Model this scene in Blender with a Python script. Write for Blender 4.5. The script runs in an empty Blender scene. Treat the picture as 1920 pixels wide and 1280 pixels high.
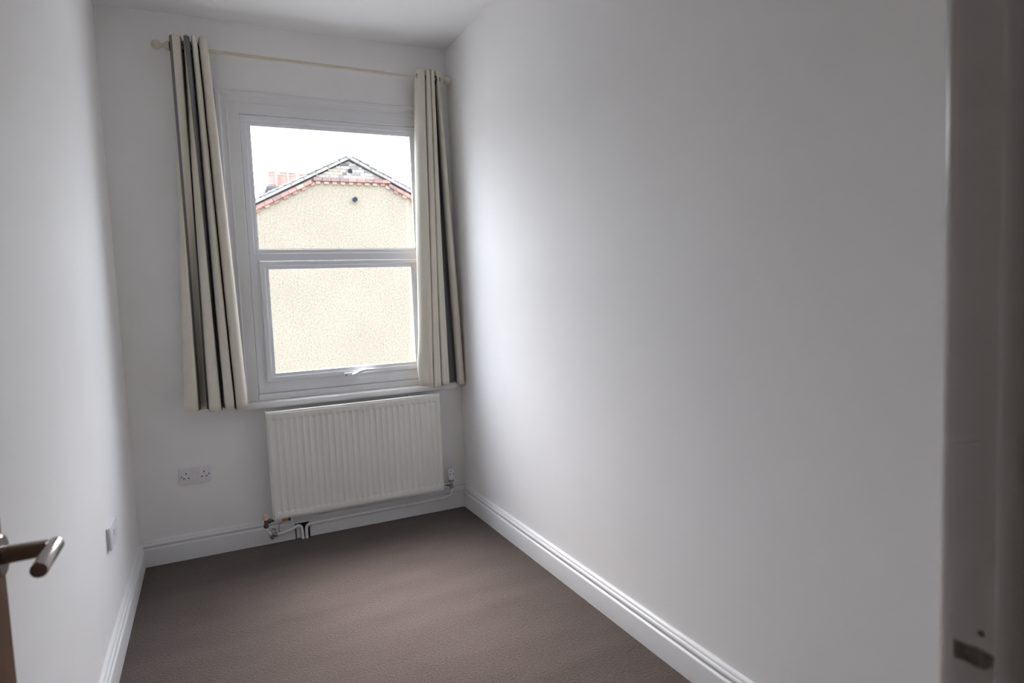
import bpy, bmesh, math, random
from mathutils import Vector, Matrix

random.seed(7)
S = bpy.context.scene
COL = S.collection

# ------------------------------------------------------------------ camera
F_PX = 1193.15
YAW, PITCH, ROLL = 0.44342, 0.07506, -0.04123
CAM = Vector((-1.4001, -3.7161, 1.3237))
fw = Vector((math.sin(YAW) * math.cos(PITCH), math.cos(YAW) * math.cos(PITCH), -math.sin(PITCH)))
rt = Vector((math.cos(YAW), -math.sin(YAW), 0))
up = rt.cross(fw)
c_, s_ = math.cos(ROLL), math.sin(ROLL)
R_, U_ = c_ * rt + s_ * up, -s_ * rt + c_ * up
cd = bpy.data.cameras.new('camera')
cam = bpy.data.objects.new('camera', cd)
COL.objects.link(cam)
m = Matrix((R_, U_, -fw)).transposed().to_4x4()
m.translation = CAM
cam.matrix_world = m
cd.sensor_width = 36.0
cd.lens = F_PX / 1920 * 36
cd.clip_start = 0.02
cd.clip_end = 200
cd.dof.use_dof = True
cd.dof.focus_distance = 3.7
cd.dof.aperture_fstop = 5.0
S.camera = cam

# ------------------------------------------------------------------ sky (even overcast), exposure
W = bpy.data.worlds.new('overcast_sky')
S.world = W
W.use_nodes = True
wn = W.node_tree
wn.nodes.clear()
# bright hazy sky: sun behind thin cloud on the far side of the neighbouring house (no disc, no hard
# shadows), with an even overcast layer over the whole dome (zenith three times the horizon)
SKY = 1.15
CLOUD = 2.6
SUN_EL, SUN_AZ = 52.0, 2.0          # azimuth measured from +y, negative to the left
VEIL = 0.40                           # how far the haze washes out the blue
sky = wn.nodes.new('ShaderNodeTexSky')
sky.sky_type = 'NISHITA'
sky.sun_disc = False
sky.sun_elevation = math.radians(SUN_EL)
sky.sun_rotation = math.radians(SUN_AZ)
sky.air_density = 1.0
sky.dust_density = 10.0
sky.ozone_density = 1.0
bw = wn.nodes.new('ShaderNodeRGBToBW')
mixn = wn.nodes.new('ShaderNodeMixRGB'); mixn.inputs[0].default_value = VEIL
tint = wn.nodes.new('ShaderNodeMixRGB'); tint.blend_type = 'MULTIPLY'; tint.inputs[0].default_value = 1
tint.inputs[2].default_value = (0.93, 0.965, 1.06, 1)
bg = wn.nodes.new('ShaderNodeBackground'); bg.inputs[1].default_value = SKY
tc = wn.nodes.new('ShaderNodeTexCoord')
sx = wn.nodes.new('ShaderNodeSeparateXYZ')
mx = wn.nodes.new('ShaderNodeMath'); mx.operation = 'MAXIMUM'; mx.inputs[1].default_value = 0
ma = wn.nodes.new('ShaderNodeMath'); ma.operation = 'MULTIPLY_ADD'
ma.inputs[1].default_value = 2 * CLOUD; ma.inputs[2].default_value = CLOUD
bg2 = wn.nodes.new('ShaderNodeBackground'); bg2.inputs[0].default_value = (0.88, 0.94, 1.04, 1)
addw = wn.nodes.new('ShaderNodeAddShader')
wo = wn.nodes.new('ShaderNodeOutputWorld')
wn.links.new(sky.outputs[0], bw.inputs[0]); wn.links.new(sky.outputs[0], mixn.inputs[1]); wn.links.new(bw.outputs[0], mixn.inputs[2])
wn.links.new(mixn.outputs[0], tint.inputs[1]); wn.links.new(tint.outputs[0], bg.inputs[0])
wn.links.new(tc.outputs['Generated'], sx.inputs[0]); wn.links.new(sx.outputs['Z'], mx.inputs[0])
wn.links.new(mx.outputs[0], ma.inputs[0]); wn.links.new(ma.outputs[0], bg2.inputs[1])
wn.links.new(bg.outputs[0], addw.inputs[0]); wn.links.new(bg2.outputs[0], addw.inputs[1]); wn.links.new(addw.outputs[0], wo.inputs[0])
W.cycles.sampling_method = 'AUTOMATIC'

S.view_settings.view_transform = 'Standard'
S.view_settings.look = 'None'
S.view_settings.gamma = 1
S.view_settings.use_curve_mapping = False
S.view_settings.exposure = 0.14
S.cycles.max_bounces = 16
S.cycles.diffuse_bounces = 6
S.cycles.transparent_max_bounces = 10
S.cycles.denoising_prefilter = 'NONE'

# ------------------------------------------------------------------ materials
def mat(name, col, rough=0.5, metal=0.0, spec=0.5):
    M = bpy.data.materials.new(name)
    M.use_nodes = True
    b = M.node_tree.nodes['Principled BSDF']
    b.inputs['Base Color'].default_value = (*col, 1)
    b.inputs['Roughness'].default_value = rough
    b.inputs['Metallic'].default_value = metal
    b.inputs['Specular IOR Level'].default_value = spec
    return M

def noisy(M, scale, amount, bump=0.0, bscale=None, dist=0.002, detail=4, coord='Object'):
    """Vary the base colour with a noise and add a fine bump."""
    nt = M.node_tree
    b = nt.nodes['Principled BSDF']
    t = nt.nodes.new('ShaderNodeTexCoord')
    if amount:
        n = nt.nodes.new('ShaderNodeTexNoise')
        n.inputs['Scale'].default_value = scale
        n.inputs['Detail'].default_value = detail
        nt.links.new(t.outputs[coord], n.inputs['Vector'])
        mr = nt.nodes.new('ShaderNodeMapRange')
        mr.inputs[1].default_value = 0.3; mr.inputs[2].default_value = 0.7
        mr.inputs[3].default_value = 1 - amount; mr.inputs[4].default_value = 1 + amount
        nt.links.new(n.outputs[0], mr.inputs[0])
        mu = nt.nodes.new('ShaderNodeVectorMath'); mu.operation = 'SCALE'
        mu.inputs[0].default_value = b.inputs['Base Color'].default_value[:3]
        nt.links.new(mr.outputs[0], mu.inputs['Scale'])
        nt.links.new(mu.outputs[0], b.inputs['Base Color'])
    if bump:
        n2 = nt.nodes.new('ShaderNodeTexNoise')
        n2.inputs['Scale'].default_value = bscale or scale
        n2.inputs['Detail'].default_value = 3
        nt.links.new(t.outputs[coord], n2.inputs['Vector'])
        bp = nt.nodes.new('ShaderNodeBump')
        bp.inputs['Strength'].default_value = bump
        bp.inputs['Distance'].default_value = dist
        nt.links.new(n2.outputs[0], bp.inputs['Height'])
        nt.links.new(bp.outputs[0], b.inputs['Normal'])
    return M

PAINT = noisy(mat('white_wall_paint', (0.905, 0.895, 0.89), 0.75, spec=0.12), 3, 0.012, 0.12, 60, 0.001)
CEIL = noisy(mat('ceiling_paint', (0.88, 0.875, 0.87), 0.8), 3, 0.012, 0.1, 50, 0.001)
GLOSSW = noisy(mat('white_gloss_paint', (0.78, 0.78, 0.785), 0.4), 6, 0.015, 0.05, 40, 0.001)
UPVC = noisy(mat('white_plastic_frame', (0.82, 0.83, 0.86), 0.3), 8, 0.008)
PLATE = noisy(mat('white_socket_plastic', (0.80, 0.79, 0.82), 0.3), 30, 0.008)
BLACK = noisy(mat('dark_slot', (0.012, 0.012, 0.012), 0.6), 30, 0.1)
VOID = noisy(mat('dark_board_gap', (0.015, 0.014, 0.014), 0.9), 30, 0.2)
RAD = noisy(mat('radiator_enamel', (0.80, 0.79, 0.755), 0.38), 5, 0.02, 0.03, 90, 0.0005)
RADIN = noisy(mat('radiator_inner_steel', (0.35, 0.34, 0.33), 0.6), 10, 0.1)
CHROME = noisy(mat('dull_chrome', (0.42, 0.41, 0.39), 0.32, 1.0), 40, 0.25, 0.2, 120, 0.001)
BRASS = noisy(mat('brass', (0.62, 0.42, 0.11), 0.35, 1.0), 60, 0.15)
PEACH = noisy(mat('peach_plastic_cap', (0.78, 0.55, 0.43), 0.5), 60, 0.05)
PIPEP = noisy(mat('painted_pipe', (0.90, 0.89, 0.87), 0.3), 20, 0.04, 0.15, 60, 0.001)
STEEL = noisy(mat('satin_steel', (0.40, 0.37, 0.35), 0.22, 1.0), 80, 0.05)
RODM = noisy(mat('cream_painted_pole', (0.62, 0.56, 0.46), 0.42), 14, 0.03)
JAMBP = noisy(mat('door_frame_paint', (0.68, 0.635, 0.61), 0.25), 6, 0.03, 0.06, 35, 0.001)
STRIKE = noisy(mat('tarnished_strike_plate', (0.24, 0.22, 0.19), 0.6, 0.2), 160, 0.45, 0.4, 90, 0.001)
HALLP = noisy(mat('hall_wall_paint', (0.55, 0.50, 0.46), 0.7), 4, 0.03)
EYE = noisy(mat('dark_eyelet_metal', (0.10, 0.10, 0.105), 0.35, 0.8), 60, 0.1)

def wood_mat():
    M = mat('oak_door_veneer', (0.26, 0.13, 0.065), 0.4)
    nt = M.node_tree; b = nt.nodes['Principled BSDF']
    t = nt.nodes.new('ShaderNodeTexCoord'); mp = nt.nodes.new('ShaderNodeMapping')
    mp.inputs['Scale'].default_value = (30, 30, 1.5)
    n = nt.nodes.new('ShaderNodeTexNoise'); n.inputs['Scale'].default_value = 2; n.inputs['Detail'].default_value = 6
    r = nt.nodes.new('ShaderNodeValToRGB')
    r.color_ramp.elements[0].position = 0.3; r.color_ramp.elements[0].color = (0.115, 0.050, 0.024, 1)
    r.color_ramp.elements[1].position = 0.7; r.color_ramp.elements[1].color = (0.20, 0.095, 0.047, 1)
    nt.links.new(t.outputs['Object'], mp.inputs[0]); nt.links.new(mp.outputs[0], n.inputs['Vector'])
    nt.links.new(n.outputs[0], r.inputs[0]); nt.links.new(r.outputs[0], b.inputs['Base Color'])
    return M
OAK = wood_mat()

def carpet_mat():
    M = mat('taupe_twist_carpet', (0.17, 0.12, 0.10), 1.0, spec=0.1)
    nt = M.node_tree; b = nt.nodes['Principled BSDF']
    t = nt.nodes.new('ShaderNodeTexCoord')
    fine = nt.nodes.new('ShaderNodeTexNoise'); fine.inputs['Scale'].default_value = 150; fine.inputs['Detail'].default_value = 5; fine.inputs['Roughness'].default_value = 0.7
    r = nt.nodes.new('ShaderNodeValToRGB')
    r.color_ramp.elements[0].position = 0.30; r.color_ramp.elements[0].color = (0.047, 0.0355, 0.0315, 1)
    r.color_ramp.elements[1].position = 0.72; r.color_ramp.elements[1].color = (0.142, 0.110, 0.098, 1)
    nt.links.new(t.outputs['Object'], fine.inputs['Vector']); nt.links.new(fine.outputs[0], r.inputs[0])
    big = nt.nodes.new('ShaderNodeTexNoise'); big.inputs['Scale'].default_value = 2.2; big.inputs['Detail'].default_value = 4
    mp = nt.nodes.new('ShaderNodeMapping'); mp.inputs['Rotation'].default_value = (0, 0, 0.35); mp.inputs['Scale'].default_value = (1, 3.2, 1)
    nt.links.new(t.outputs['Object'], mp.inputs[0]); nt.links.new(mp.outputs[0], big.inputs['Vector'])
    mr = nt.nodes.new('ShaderNodeMapRange'); mr.inputs[1].default_value = 0.3; mr.inputs[2].default_value = 0.7
    mr.inputs[3].default_value = 0.86; mr.inputs[4].default_value = 1.10
    nt.links.new(big.outputs[0], mr.inputs[0])
    mu = nt.nodes.new('ShaderNodeVectorMath'); mu.operation = 'SCALE'
    nt.links.new(r.outputs[0], mu.inputs[0]); nt.links.new(mr.outputs[0], mu.inputs['Scale'])
    nt.links.new(mu.outputs[0], b.inputs['Base Color'])
    b.inputs['Sheen Weight'].default_value = 0.15
    bp = nt.nodes.new('ShaderNodeBump'); bp.inputs['Strength'].default_value = 0.9; bp.inputs['Distance'].default_value = 0.006
    n3 = nt.nodes.new('ShaderNodeTexNoise'); n3.inputs['Scale'].default_value = 120; n3.inputs['Detail'].default_value = 2
    nt.links.new(t.outputs['Object'], n3.inputs['Vector'])
    nt.links.new(n3.outputs[0], bp.inputs['Height']); nt.links.new(bp.outputs[0], b.inputs['Normal'])
    return M
CARPET = carpet_mat()

def glass_mat():
    M = bpy.data.materials.new('clear_window_glass'); M.use_nodes = True
    nt = M.node_tree; nt.nodes.clear()
    o = nt.nodes.new('ShaderNodeOutputMaterial'); mixs = nt.nodes.new('ShaderNodeMixShader')
    tr = nt.nodes.new('ShaderNodeBsdfTransparent'); tr.inputs[0].default_value = (0.97, 0.98, 0.975, 1)
    gl = nt.nodes.new('ShaderNodeBsdfGlossy'); gl.inputs['Roughness'].default_value = 0.02
    lw = nt.nodes.new('ShaderNodeLayerWeight'); lw.inputs[0].default_value = 0.5      # 'Facing' = 1 - |cos|, same from both sides
    p5 = nt.nodes.new('ShaderNodeMath'); p5.operation = 'POWER'; p5.inputs[1].default_value = 5
    fr = nt.nodes.new('ShaderNodeMath'); fr.operation = 'MULTIPLY_ADD'; fr.inputs[1].default_value = 0.96; fr.inputs[2].default_value = 0.04
    nt.links.new(lw.outputs['Facing'], p5.inputs[0]); nt.links.new(p5.outputs[0], fr.inputs[0])
    nt.links.new(fr.outputs[0], mixs.inputs[0]); nt.links.new(tr.outputs[0], mixs.inputs[1])
    nt.links.new(gl.outputs[0], mixs.inputs[2]); nt.links.new(mixs.outputs[0], o.inputs[0])
    return M
GLASS = glass_mat()

def fabric_mat(name, stops):
    """Woven cloth with vertical stripes and painted fold shade: stops = [(u, 'c' or 'g'), ...] along UV.x."""
    M = mat(name, (0.6, 0.56, 0.46), 0.9, spec=0.15)
    nt = M.node_tree; b = nt.nodes['Principled BSDF']
    uv = nt.nodes.new('ShaderNodeUVMap'); sp = nt.nodes.new('ShaderNodeSeparateXYZ')
    nt.links.new(uv.outputs[0], sp.inputs[0])
    r = nt.nodes.new('ShaderNodeValToRGB'); r.color_ramp.interpolation = 'CONSTANT'
    cols = {'c': (0.74, 0.70, 0.60, 1), 'g': (0.225, 0.215, 0.215, 1), 'd': (0.30, 0.285, 0.22, 1)}
    el = r.color_ramp.elements
    el[0].position = 0; el[0].color = cols[stops[0][1]]
    el[1].position = stops[1][0]; el[1].color = cols[stops[1][1]]
    for u, k in stops[2:]:
        e = el.new(u); e.color = cols[k]
    nt.links.new(sp.outputs['X'], r.inputs[0])
    t = nt.nodes.new('ShaderNodeTexCoord')
    n = nt.nodes.new('ShaderNodeTexNoise'); n.inputs['Scale'].default_value = 350; n.inputs['Detail'].default_value = 2
    nt.links.new(t.outputs['Object'], n.inputs['Vector'])
    mr = nt.nodes.new('ShaderNodeMapRange'); mr.inputs[1].default_value = 0.3; mr.inputs[2].default_value = 0.7
    mr.inputs[3].default_value = 0.90; mr.inputs[4].default_value = 1.08
    nt.links.new(n.outputs[0], mr.inputs[0])
    mu = nt.nodes.new('ShaderNodeVectorMath'); mu.operation = 'SCALE'
    nt.links.new(r.outputs[0], mu.inputs[0]); nt.links.new(mr.outputs[0], mu.inputs['Scale'])
    nt.links.new(mu.outputs[0], b.inputs['Base Color'])
    bp = nt.nodes.new('ShaderNodeBump'); bp.inputs['Strength'].default_value = 0.25; bp.inputs['Distance'].default_value = 0.001
    nt.links.new(n.outputs[0], bp.inputs['Height']); nt.links.new(bp.outputs[0], b.inputs['Normal'])
    return M

def pebble_mat():
    M = mat('cream_pebbledash', (0.2, 0.18, 0.13), 0.95, spec=0.1)
    nt = M.node_tree; b = nt.nodes['Principled BSDF']
    t = nt.nodes.new('ShaderNodeTexCoord')
    n = nt.nodes.new('ShaderNodeTexNoise'); n.inputs['Scale'].default_value = 26; n.inputs['Detail'].default_value = 3; n.inputs['Roughness'].default_value = 0.75
    nt.links.new(t.outputs['Object'], n.inputs['Vector'])
    r = nt.nodes.new('ShaderNodeValToRGB')
    k = PEB
    r.color_ramp.elements[0].position = 0.30; r.color_ramp.elements[0].color = (0.62 * k, 0.50 * k, 0.35 * k, 1)
    r.color_ramp.elements[1].position = 0.55; r.color_ramp.elements[1].color = (1.10 * k, 0.965 * k, 0.74 * k, 1)
    nt.links.new(n.outputs[0], r.inputs[0])
    n2 = nt.nodes.new('ShaderNodeTexNoise'); n2.inputs['Scale'].default_value = 0.8; n2.inputs['Detail'].default_value = 3
    nt.links.new(t.outputs['Object'], n2.inputs['Vector'])
    mr = nt.nodes.new('ShaderNodeMapRange'); mr.inputs[1].default_value = 0.3; mr.inputs[2].default_value = 0.7
    mr.inputs[3].default_value = 0.96; mr.inputs[4].default_value = 1.04
    nt.links.new(n2.outputs[0], mr.inputs[0])
    mu = nt.nodes.new('ShaderNodeVectorMath'); mu.operation = 'SCALE'
    nt.links.new(r.outputs[0], mu.inputs[0]); nt.links.new(mr.outputs[0], mu.inputs['Scale'])
    nt.links.new(mu.outputs[0], b.inputs['Base Color'])
    bp = nt.nodes.new('ShaderNodeBump'); bp.inputs['Strength'].default_value = 0.5; bp.inputs['Distance'].default_value = 0.01
    nt.links.new(n.outputs[0], bp.inputs['Height']); nt.links.new(bp.outputs[0], b.inputs['Normal'])
    return M
PEB = 0.25
PEBBLE = pebble_mat()
K = 0.52
def ext(name, col, **kw):
    return noisy(mat(name, tuple(kw.get('k', K) * v for v in col), 0.9, spec=0.1), kw.get('s', 12), kw.get('a', 0.15), 0.3, 25, 0.004)
BRICKS = [ext('tan_brick', (0.70, 0.60, 0.48)), ext('grey_brick', (0.40, 0.38, 0.36)), ext('pink_brick', (0.74, 0.48, 0.40)),
          ext('dark_brick', (0.26, 0.25, 0.26)), ext('ochre_brick', (0.78, 0.60, 0.34)), ext('buff_brick', (0.72, 0.66, 0.56))]
REDB = [ext('red_brick', (0.60, 0.33, 0.27)), ext('sooty_red_brick', (0.42, 0.28, 0.26)), ext('orange_brick', (0.78, 0.48, 0.37))]
MORTAR = ext('pale_mortar', (0.85, 0.80, 0.72), k=0.36)
SLATE = [ext('weathered_slate', (0.50, 0.49, 0.48), k=0.44), ext('pale_slate', (0.66, 0.64, 0.61), k=0.53), ext('mid_slate', (0.58, 0.57, 0.55), k=0.48)]
TERRA = ext('pink_terracotta', (0.92, 0.56, 0.47), a=0.05, k=0.36)
LEADM = ext('lead_grey', (0.45, 0.46, 0.48), k=0.22)
PIPEDK = ext('black_flue', (0.05, 0.05, 0.06))
WHITEX = ext('white_collar', (0.9, 0.9, 0.9), k=0.32)
GROUNDM = noisy(mat('yard_concrete', (0.22, 0.217, 0.21), 0.9, spec=0.1), 2, 0.1)

# ------------------------------------------------------------------ mesh helpers
def link(name, me, M, parent=None, smooth=False):
    o = bpy.data.objects.new(name, me)
    COL.objects.link(o)
    if M is not None and not me.materials:
        me.materials.append(M)
    if smooth:
        for p in me.polygons: p.use_smooth = True
    if parent: o.parent = parent; o.matrix_parent_inverse = parent.matrix_world.inverted()
    return o

def fin(bm, name, M, parent=None, smooth=False):
    bmesh.ops.recalc_face_normals(bm, faces=bm.faces[:])
    me = bpy.data.meshes.new(name); bm.to_mesh(me); bm.free()
    return link(name, me, M, parent, smooth)

def bx(bm, x0, x1, y0, y1, z0, z1, bev=0.0, seg=2):
    vs = [bm.verts.new((x, y, z)) for x in (x0, x1) for y in (y0, y1) for z in (z0, z1)]
    idx = [(0, 1, 3, 2), (4, 6, 7, 5), (0, 4, 5, 1), (2, 3, 7, 6), (0, 2, 6, 4), (1, 5, 7, 3)]
    fs = [bm.faces.new([vs[i] for i in f]) for f in idx]
    if bev:
        es = list({e for f in fs for e in f.edges})
        bmesh.ops.bevel(bm, geom=es, offset=bev, segments=seg, profile=0.5, affect='EDGES')

def box(name, x0, x1, y0, y1, z0, z1, M, parent=None, bev=0.0, smooth=False):
    bm = bmesh.new(); bx(bm, x0, x1, y0, y1, z0, z1, bev)
    return fin(bm, name, M, parent, smooth)

def lathe_bm(bm, prof, axis, origin, n=24, caps=True):
    """prof = [(along, radius)]; axis 'x','y','z'."""
    o = Vector(origin); rings = []
    for a, r in prof:
        ring = []
        for i in range(n):
            t = 2 * math.pi * i / n; u, v = r * math.cos(t), r * math.sin(t)
            p = {'x': (a, u, v), 'y': (u, a, v), 'z': (u, v, a)}[axis]
            ring.append(bm.verts.new(o + Vector(p)))
        rings.append(ring)
    for A, B in zip(rings, rings[1:]):
        for i in range(n):
            bm.faces.new((A[i], A[(i + 1) % n], B[(i + 1) % n], B[i]))
    if caps:
        bm.faces.new(rings[0]); bm.faces.new(rings[-1])

def lathe(name, prof, axis, origin, M, parent=None, n=24, smooth=True):
    bm = bmesh.new(); lathe_bm(bm, prof, axis, origin, n)
    o = fin(bm, name, M, parent, smooth)
    shade_auto(o)
    return o

def shade_auto(o, ang=40):
    me = o.data
    bm = bmesh.new(); bm.from_mesh(me)
    for e in bm.edges:
        e.smooth = not (len(e.link_faces) == 2 and e.calc_face_angle(0) > math.radians(ang))
    for f in bm.faces: f.smooth = True
    bm.to_mesh(me); bm.free()

def spline(pts, sub=8):
    """Catmull-Rom through points (lists of equal length)."""
    P = [Vector(p) for p in pts]; out = []
    for i in range(len(P) - 1):
        p0 = P[max(i - 1, 0)]; p1 = P[i]; p2 = P[i + 1]; p3 = P[min(i + 2, len(P) - 1)]
        for k in range(sub):
            t = k / sub
            out.append(0.5 * ((2 * p1) + (p2 - p0) * t + (2 * p0 - 5 * p1 + 4 * p2 - p3) * t * t + (3 * p1 - p0 - 3 * p2 + p3) * t ** 3))
    out.append(P[-1])
    return out

def tube_bm(bm, pts, r, n=14):
    P = [Vector(p) for p in pts]; rings = []
    T0 = (P[1] - P[0]).normalized()
    nrm = T0.orthogonal().normalized()
    for i, p in enumerate(P):
        T = (P[min(i + 1, len(P) - 1)] - P[max(i - 1, 0)]).normalized()
        nrm = (nrm - T * nrm.dot(T)).normalized(); b = T.cross(nrm)
        rr = r[i] if isinstance(r, (list, tuple)) else r
        rings.append([bm.verts.new(p + rr * (math.cos(2 * math.pi * k / n) * nrm + math.sin(2 * math.pi * k / n) * b)) for k in range(n)])
    for A, B in zip(rings, rings[1:]):
        for i in range(n):
            bm.faces.new((A[i], A[(i + 1) % n], B[(i + 1) % n], B[i]))
    bm.faces.new(rings[0]); bm.faces.new(rings[-1])

def tube(name, pts, r, M, parent=None, n=14):
    bm = bmesh.new(); tube_bm(bm, pts, r, n)
    o = fin(bm, name, M, parent, True); shade_auto(o); return o

def empty(name, loc, parent=None):
    o = bpy.data.objects.new(name, None); COL.objects.link(o)
    o.empty_display_size = 0.05; o.location = loc
    o.matrix_world = Matrix.Translation(loc)
    if parent: o.parent = parent
    bpy.context.view_layer.update()
    return o

def tag(o, label, cat=None, group=None, kind=None):
    o['label'] = label
    if cat: o['category'] = cat
    if group: o['group'] = group
    if kind: o['kind'] = kind
    return o

def struct(o, label=None):
    o['kind'] = 'structure'
    if label: o['label'] = label
    return o

# ------------------------------------------------------------------ room shell
RW = -1.80            # left wall
H = 2.80              # ceiling
WT = 0.13             # thickness of the window wall
YD = -3.413           # room face of the door wall
YH = -3.53            # hall face of the door wall
OX0, OX1, OZ0, OZ1 = -1.1806, -0.1924, 0.796, 2.3326   # window opening

struct(box('floor', RW - 0.1, 0.1, YD - 0.06, 0.1, -0.12, 0.0, CARPET), 'brown taupe twist pile carpet across the small room')
struct(box('ceiling', RW - 0.12, 0.12, YH, WT, H, H + 0.12, CEIL), 'plain white painted ceiling')
struct(box('wall_left', RW - 0.12, RW, YH, WT, -0.12, H, PAINT), 'white painted wall on the left')
struct(box('wall_right', 0.0, 0.12, YH, WT, -0.12, H, PAINT), 'long white painted wall on the right')
bm = bmesh.new()
bx(bm, RW, OX0, 0, WT, -0.12, H); bx(bm, OX1, 0, 0, WT, -0.12, H)
bx(bm, OX0, OX1, 0, WT, -0.12, OZ0); bx(bm, OX0, OX1, 0, WT, OZ1, H)
struct(fin(bm, 'wall_back', PAINT), 'white painted wall around the window')
# door wall with the doorway the camera looks through
DX0, DX1, DZ = -1.645, -0.870, 2.00
bm = bmesh.new()
bx(bm, RW, DX0 - 0.03, YH, YD, -0.12, H); bx(bm, DX1 + 0.03, 0, YH, YD, -0.12, H)
bx(bm, DX0 - 0.03, DX1 + 0.03, YH, YD, DZ + 0.03, H)
struct(fin(bm, 'wall_front', PAINT), 'white painted wall with the doorway')
# hall behind the camera
HX0, HX1, HY = -2.7, 0.5, -4.75
struct(box('floor_hall', HX0, HX1, HY, YD - 0.06, -0.12, 0.0, CARPET), 'brown carpet of the hall')
struct(box('ceiling_hall', HX0, HX1, HY, YH, 2.6, 2.7, HALLP), 'hall ceiling')
struct(box('wall_hall_back', HX0, HX1, HY - 0.1, HY, -0.12, 2.7, HALLP), 'hall wall facing the doorway')
struct(box('wall_hall_left', HX0 - 0.1, HX0, HY, YH, -0.12, 2.7, HALLP), 'hall end wall on the left')
struct(box('wall_hall_right', HX1, HX1 + 0.1, HY, YH, -0.12, 2.7, HALLP), 'hall end wall on the right')
struct(box('wall_hall_front_left', HX0, RW - 0.12, YH, YH + 0.1, -0.12, 2.7, HALLP), 'hall wall left of the room')
struct(box('wall_hall_front_right', 0.12, HX1, YH, YH + 0.1, -0.12, 2.7, HALLP), 'hall wall right of the room')

# baseboards: moulded profile (distance from wall, height)
SK = [(0, 0), (0.024, 0), (0.024, 0.086), (0.0232, 0.0895), (0.021, 0.0915), (0.017, 0.093), (0.0145, 0.0960), (0.0145, 0.098),
      (0.0185, 0.101), (0.0205, 0.105), (0.0207, 0.1095), (0.019, 0.114), (0.016, 0.1175), (0.0135, 0.1185), (0.0135, 0.1205),
      (0.0115, 0.1255), (0.008, 0.1295), (0.003, 0.132), (0, 0.132)]
def skirt(name, A, B, nrm, m0, m1, label, prof=SK, parent=None, M=GLOSSW):
    """Extrude the profile from A to B; nrm points into the room; m0/m1 = +1 mitre inwards, 0 square."""
    A = Vector(A); B = Vector(B); n = Vector(nrm); t = (B - A).normalized()
    bm = bmesh.new(); r0 = []; r1 = []
    for d, z in prof:
        r0.append(bm.verts.new(A + n * d + t * (d * m0) + Vector((0, 0, z))))
        r1.append(bm.verts.new(B + n * d - t * (d * m1) + Vector((0, 0, z))))
    k = len(prof)
    for i in range(k):
        bm.faces.new((r0[i], r0[(i + 1) % k], r1[(i + 1) % k], r1[i]))
    bm.faces.new(r0); bm.faces.new(r1)
    o = fin(bm, name, M, parent); shade_auto(o, 35)
    if not parent: struct(o, label)
    return o
skirt('baseboard_right', (0, YD, 0), (0, 0, 0), (-1, 0, 0), 0, 1, 'white moulded skirting along the right wall')
skirt('baseboard_left', (RW, YD, 0), (RW, 0, 0), (1, 0, 0), 0, 1, 'white moulded skirting along the left wall')
bb = empty('baseboard_back', (-0.9, 0, 0)); struct(bb, 'white moulded skirting under the window, cut away around the pipes')
skirt('moulded_board', (RW, 0, 0), (-1.042, 0, 0), (0, -1, 0), 1, 0, None, parent=bb)
skirt('moulded_board', (-0.962, 0, 0), (0, 0, 0), (0, -1, 0), 0, 1, None, parent=bb)
SKT = [(0, 0.086), (0.024, 0.086)] + SK[3:]
skirt('moulded_board', (-1.0405, 0, 0), (-0.9625, 0, 0), (0, -1, 0), 0, 0, None, prof=SKT, parent=bb)
box('patch_block', -1.036, -1.004, -0.023, 0, 0.0, 0.064, GLOSSW, bb, 0.002)
box('pipe_hole', -1.0415, -0.9615, -0.006, -0.0005, 0.0, 0.0855, VOID, bb)

# ------------------------------------------------------------------ window
def frame4(name, x0, x1, z0, z1, prof, M, parent, gap=0.0004):
    """Four mitred members; prof = closed list of (inset from the rectangle, y)."""
    out = []
    cor = lambda i: [(x0 + i, z0 + i), (x1 - i, z0 + i), (x1 - i, z1 - i), (x0 + i, z1 - i)]
    for k in range(4):
        bm = bmesh.new(); a = []; b = []
        for i, y in prof:
            c = cor(i); p, q = c[k], c[(k + 1) % 4]
            if k % 2 == 0:
                d = gap if q[0] > p[0] else -gap
                p = (p[0] + d, p[1]); q = (q[0] - d, q[1])
            else:
                d = gap if q[1] > p[1] else -gap
                p = (p[0], p[1] + d); q = (q[0], q[1] - d)
            a.append(bm.verts.new((p[0], y, p[1]))); b.append(bm.verts.new((q[0], y, q[1])))
        n = len(prof)
        for i in range(n):
            bm.faces.new((a[i], a[(i + 1) % n], b[(i + 1) % n], b[i]))
        bm.faces.new(a); bm.faces.new(b)
        o = fin(bm, name, M, parent); shade_auto(o, 25); out.append(o)
    return out

FX0, FX1, FZ0, FZ1 = -1.180, -0.193, 0.832, 2.332
win = struct(empty('window_1', (-0.686, 0.03, FZ0)), 'white plastic framed window, fixed pane above an opening sash')
# outer frame, face at y=0.004, sloping glazing bead to the glass at y=0.045 (the mid bar splits it)
frame4('frame_member', FX0, FX1, FZ0, FZ1,
       [(0, 0.040), (0, 0.004), (0.004, 0.0), (0.028, 0.0), (0.033, 0.003), (0.034, 0.0065), (0.050, 0.0085), (0.052, 0.0105), (0.052, 0.040)], UPVC, win)
TZ0, TZ1 = 1.552, 1.618          # transom
bm = bmesh.new()
prof = [(TZ0, 0.040), (TZ0, 0.004), (TZ0 + 0.004, 0.0), (TZ0 + 0.040, 0.0), (TZ0 + 0.045, 0.003), (TZ0 + 0.047, 0.0065), (TZ1 - 0.002, 0.0085), (TZ1, 0.0105), (TZ1, 0.040)]
a = [bm.verts.new((FX0 + 0.0305, y, z)) for z, y in prof]; b = [bm.verts.new((FX1 - 0.0305, y, z)) for z, y in prof]
for i in range(len(prof)):
    j = (i + 1) % len(prof); bm.faces.new((a[i], a[j], b[j], b[i]))
bm.faces.new(a); bm.faces.new(b)
shade_auto(fin(bm, 'transom', UPVC, win), 25)
GX0, GX1 = FX0 + 0.049, FX1 - 0.049
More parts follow.
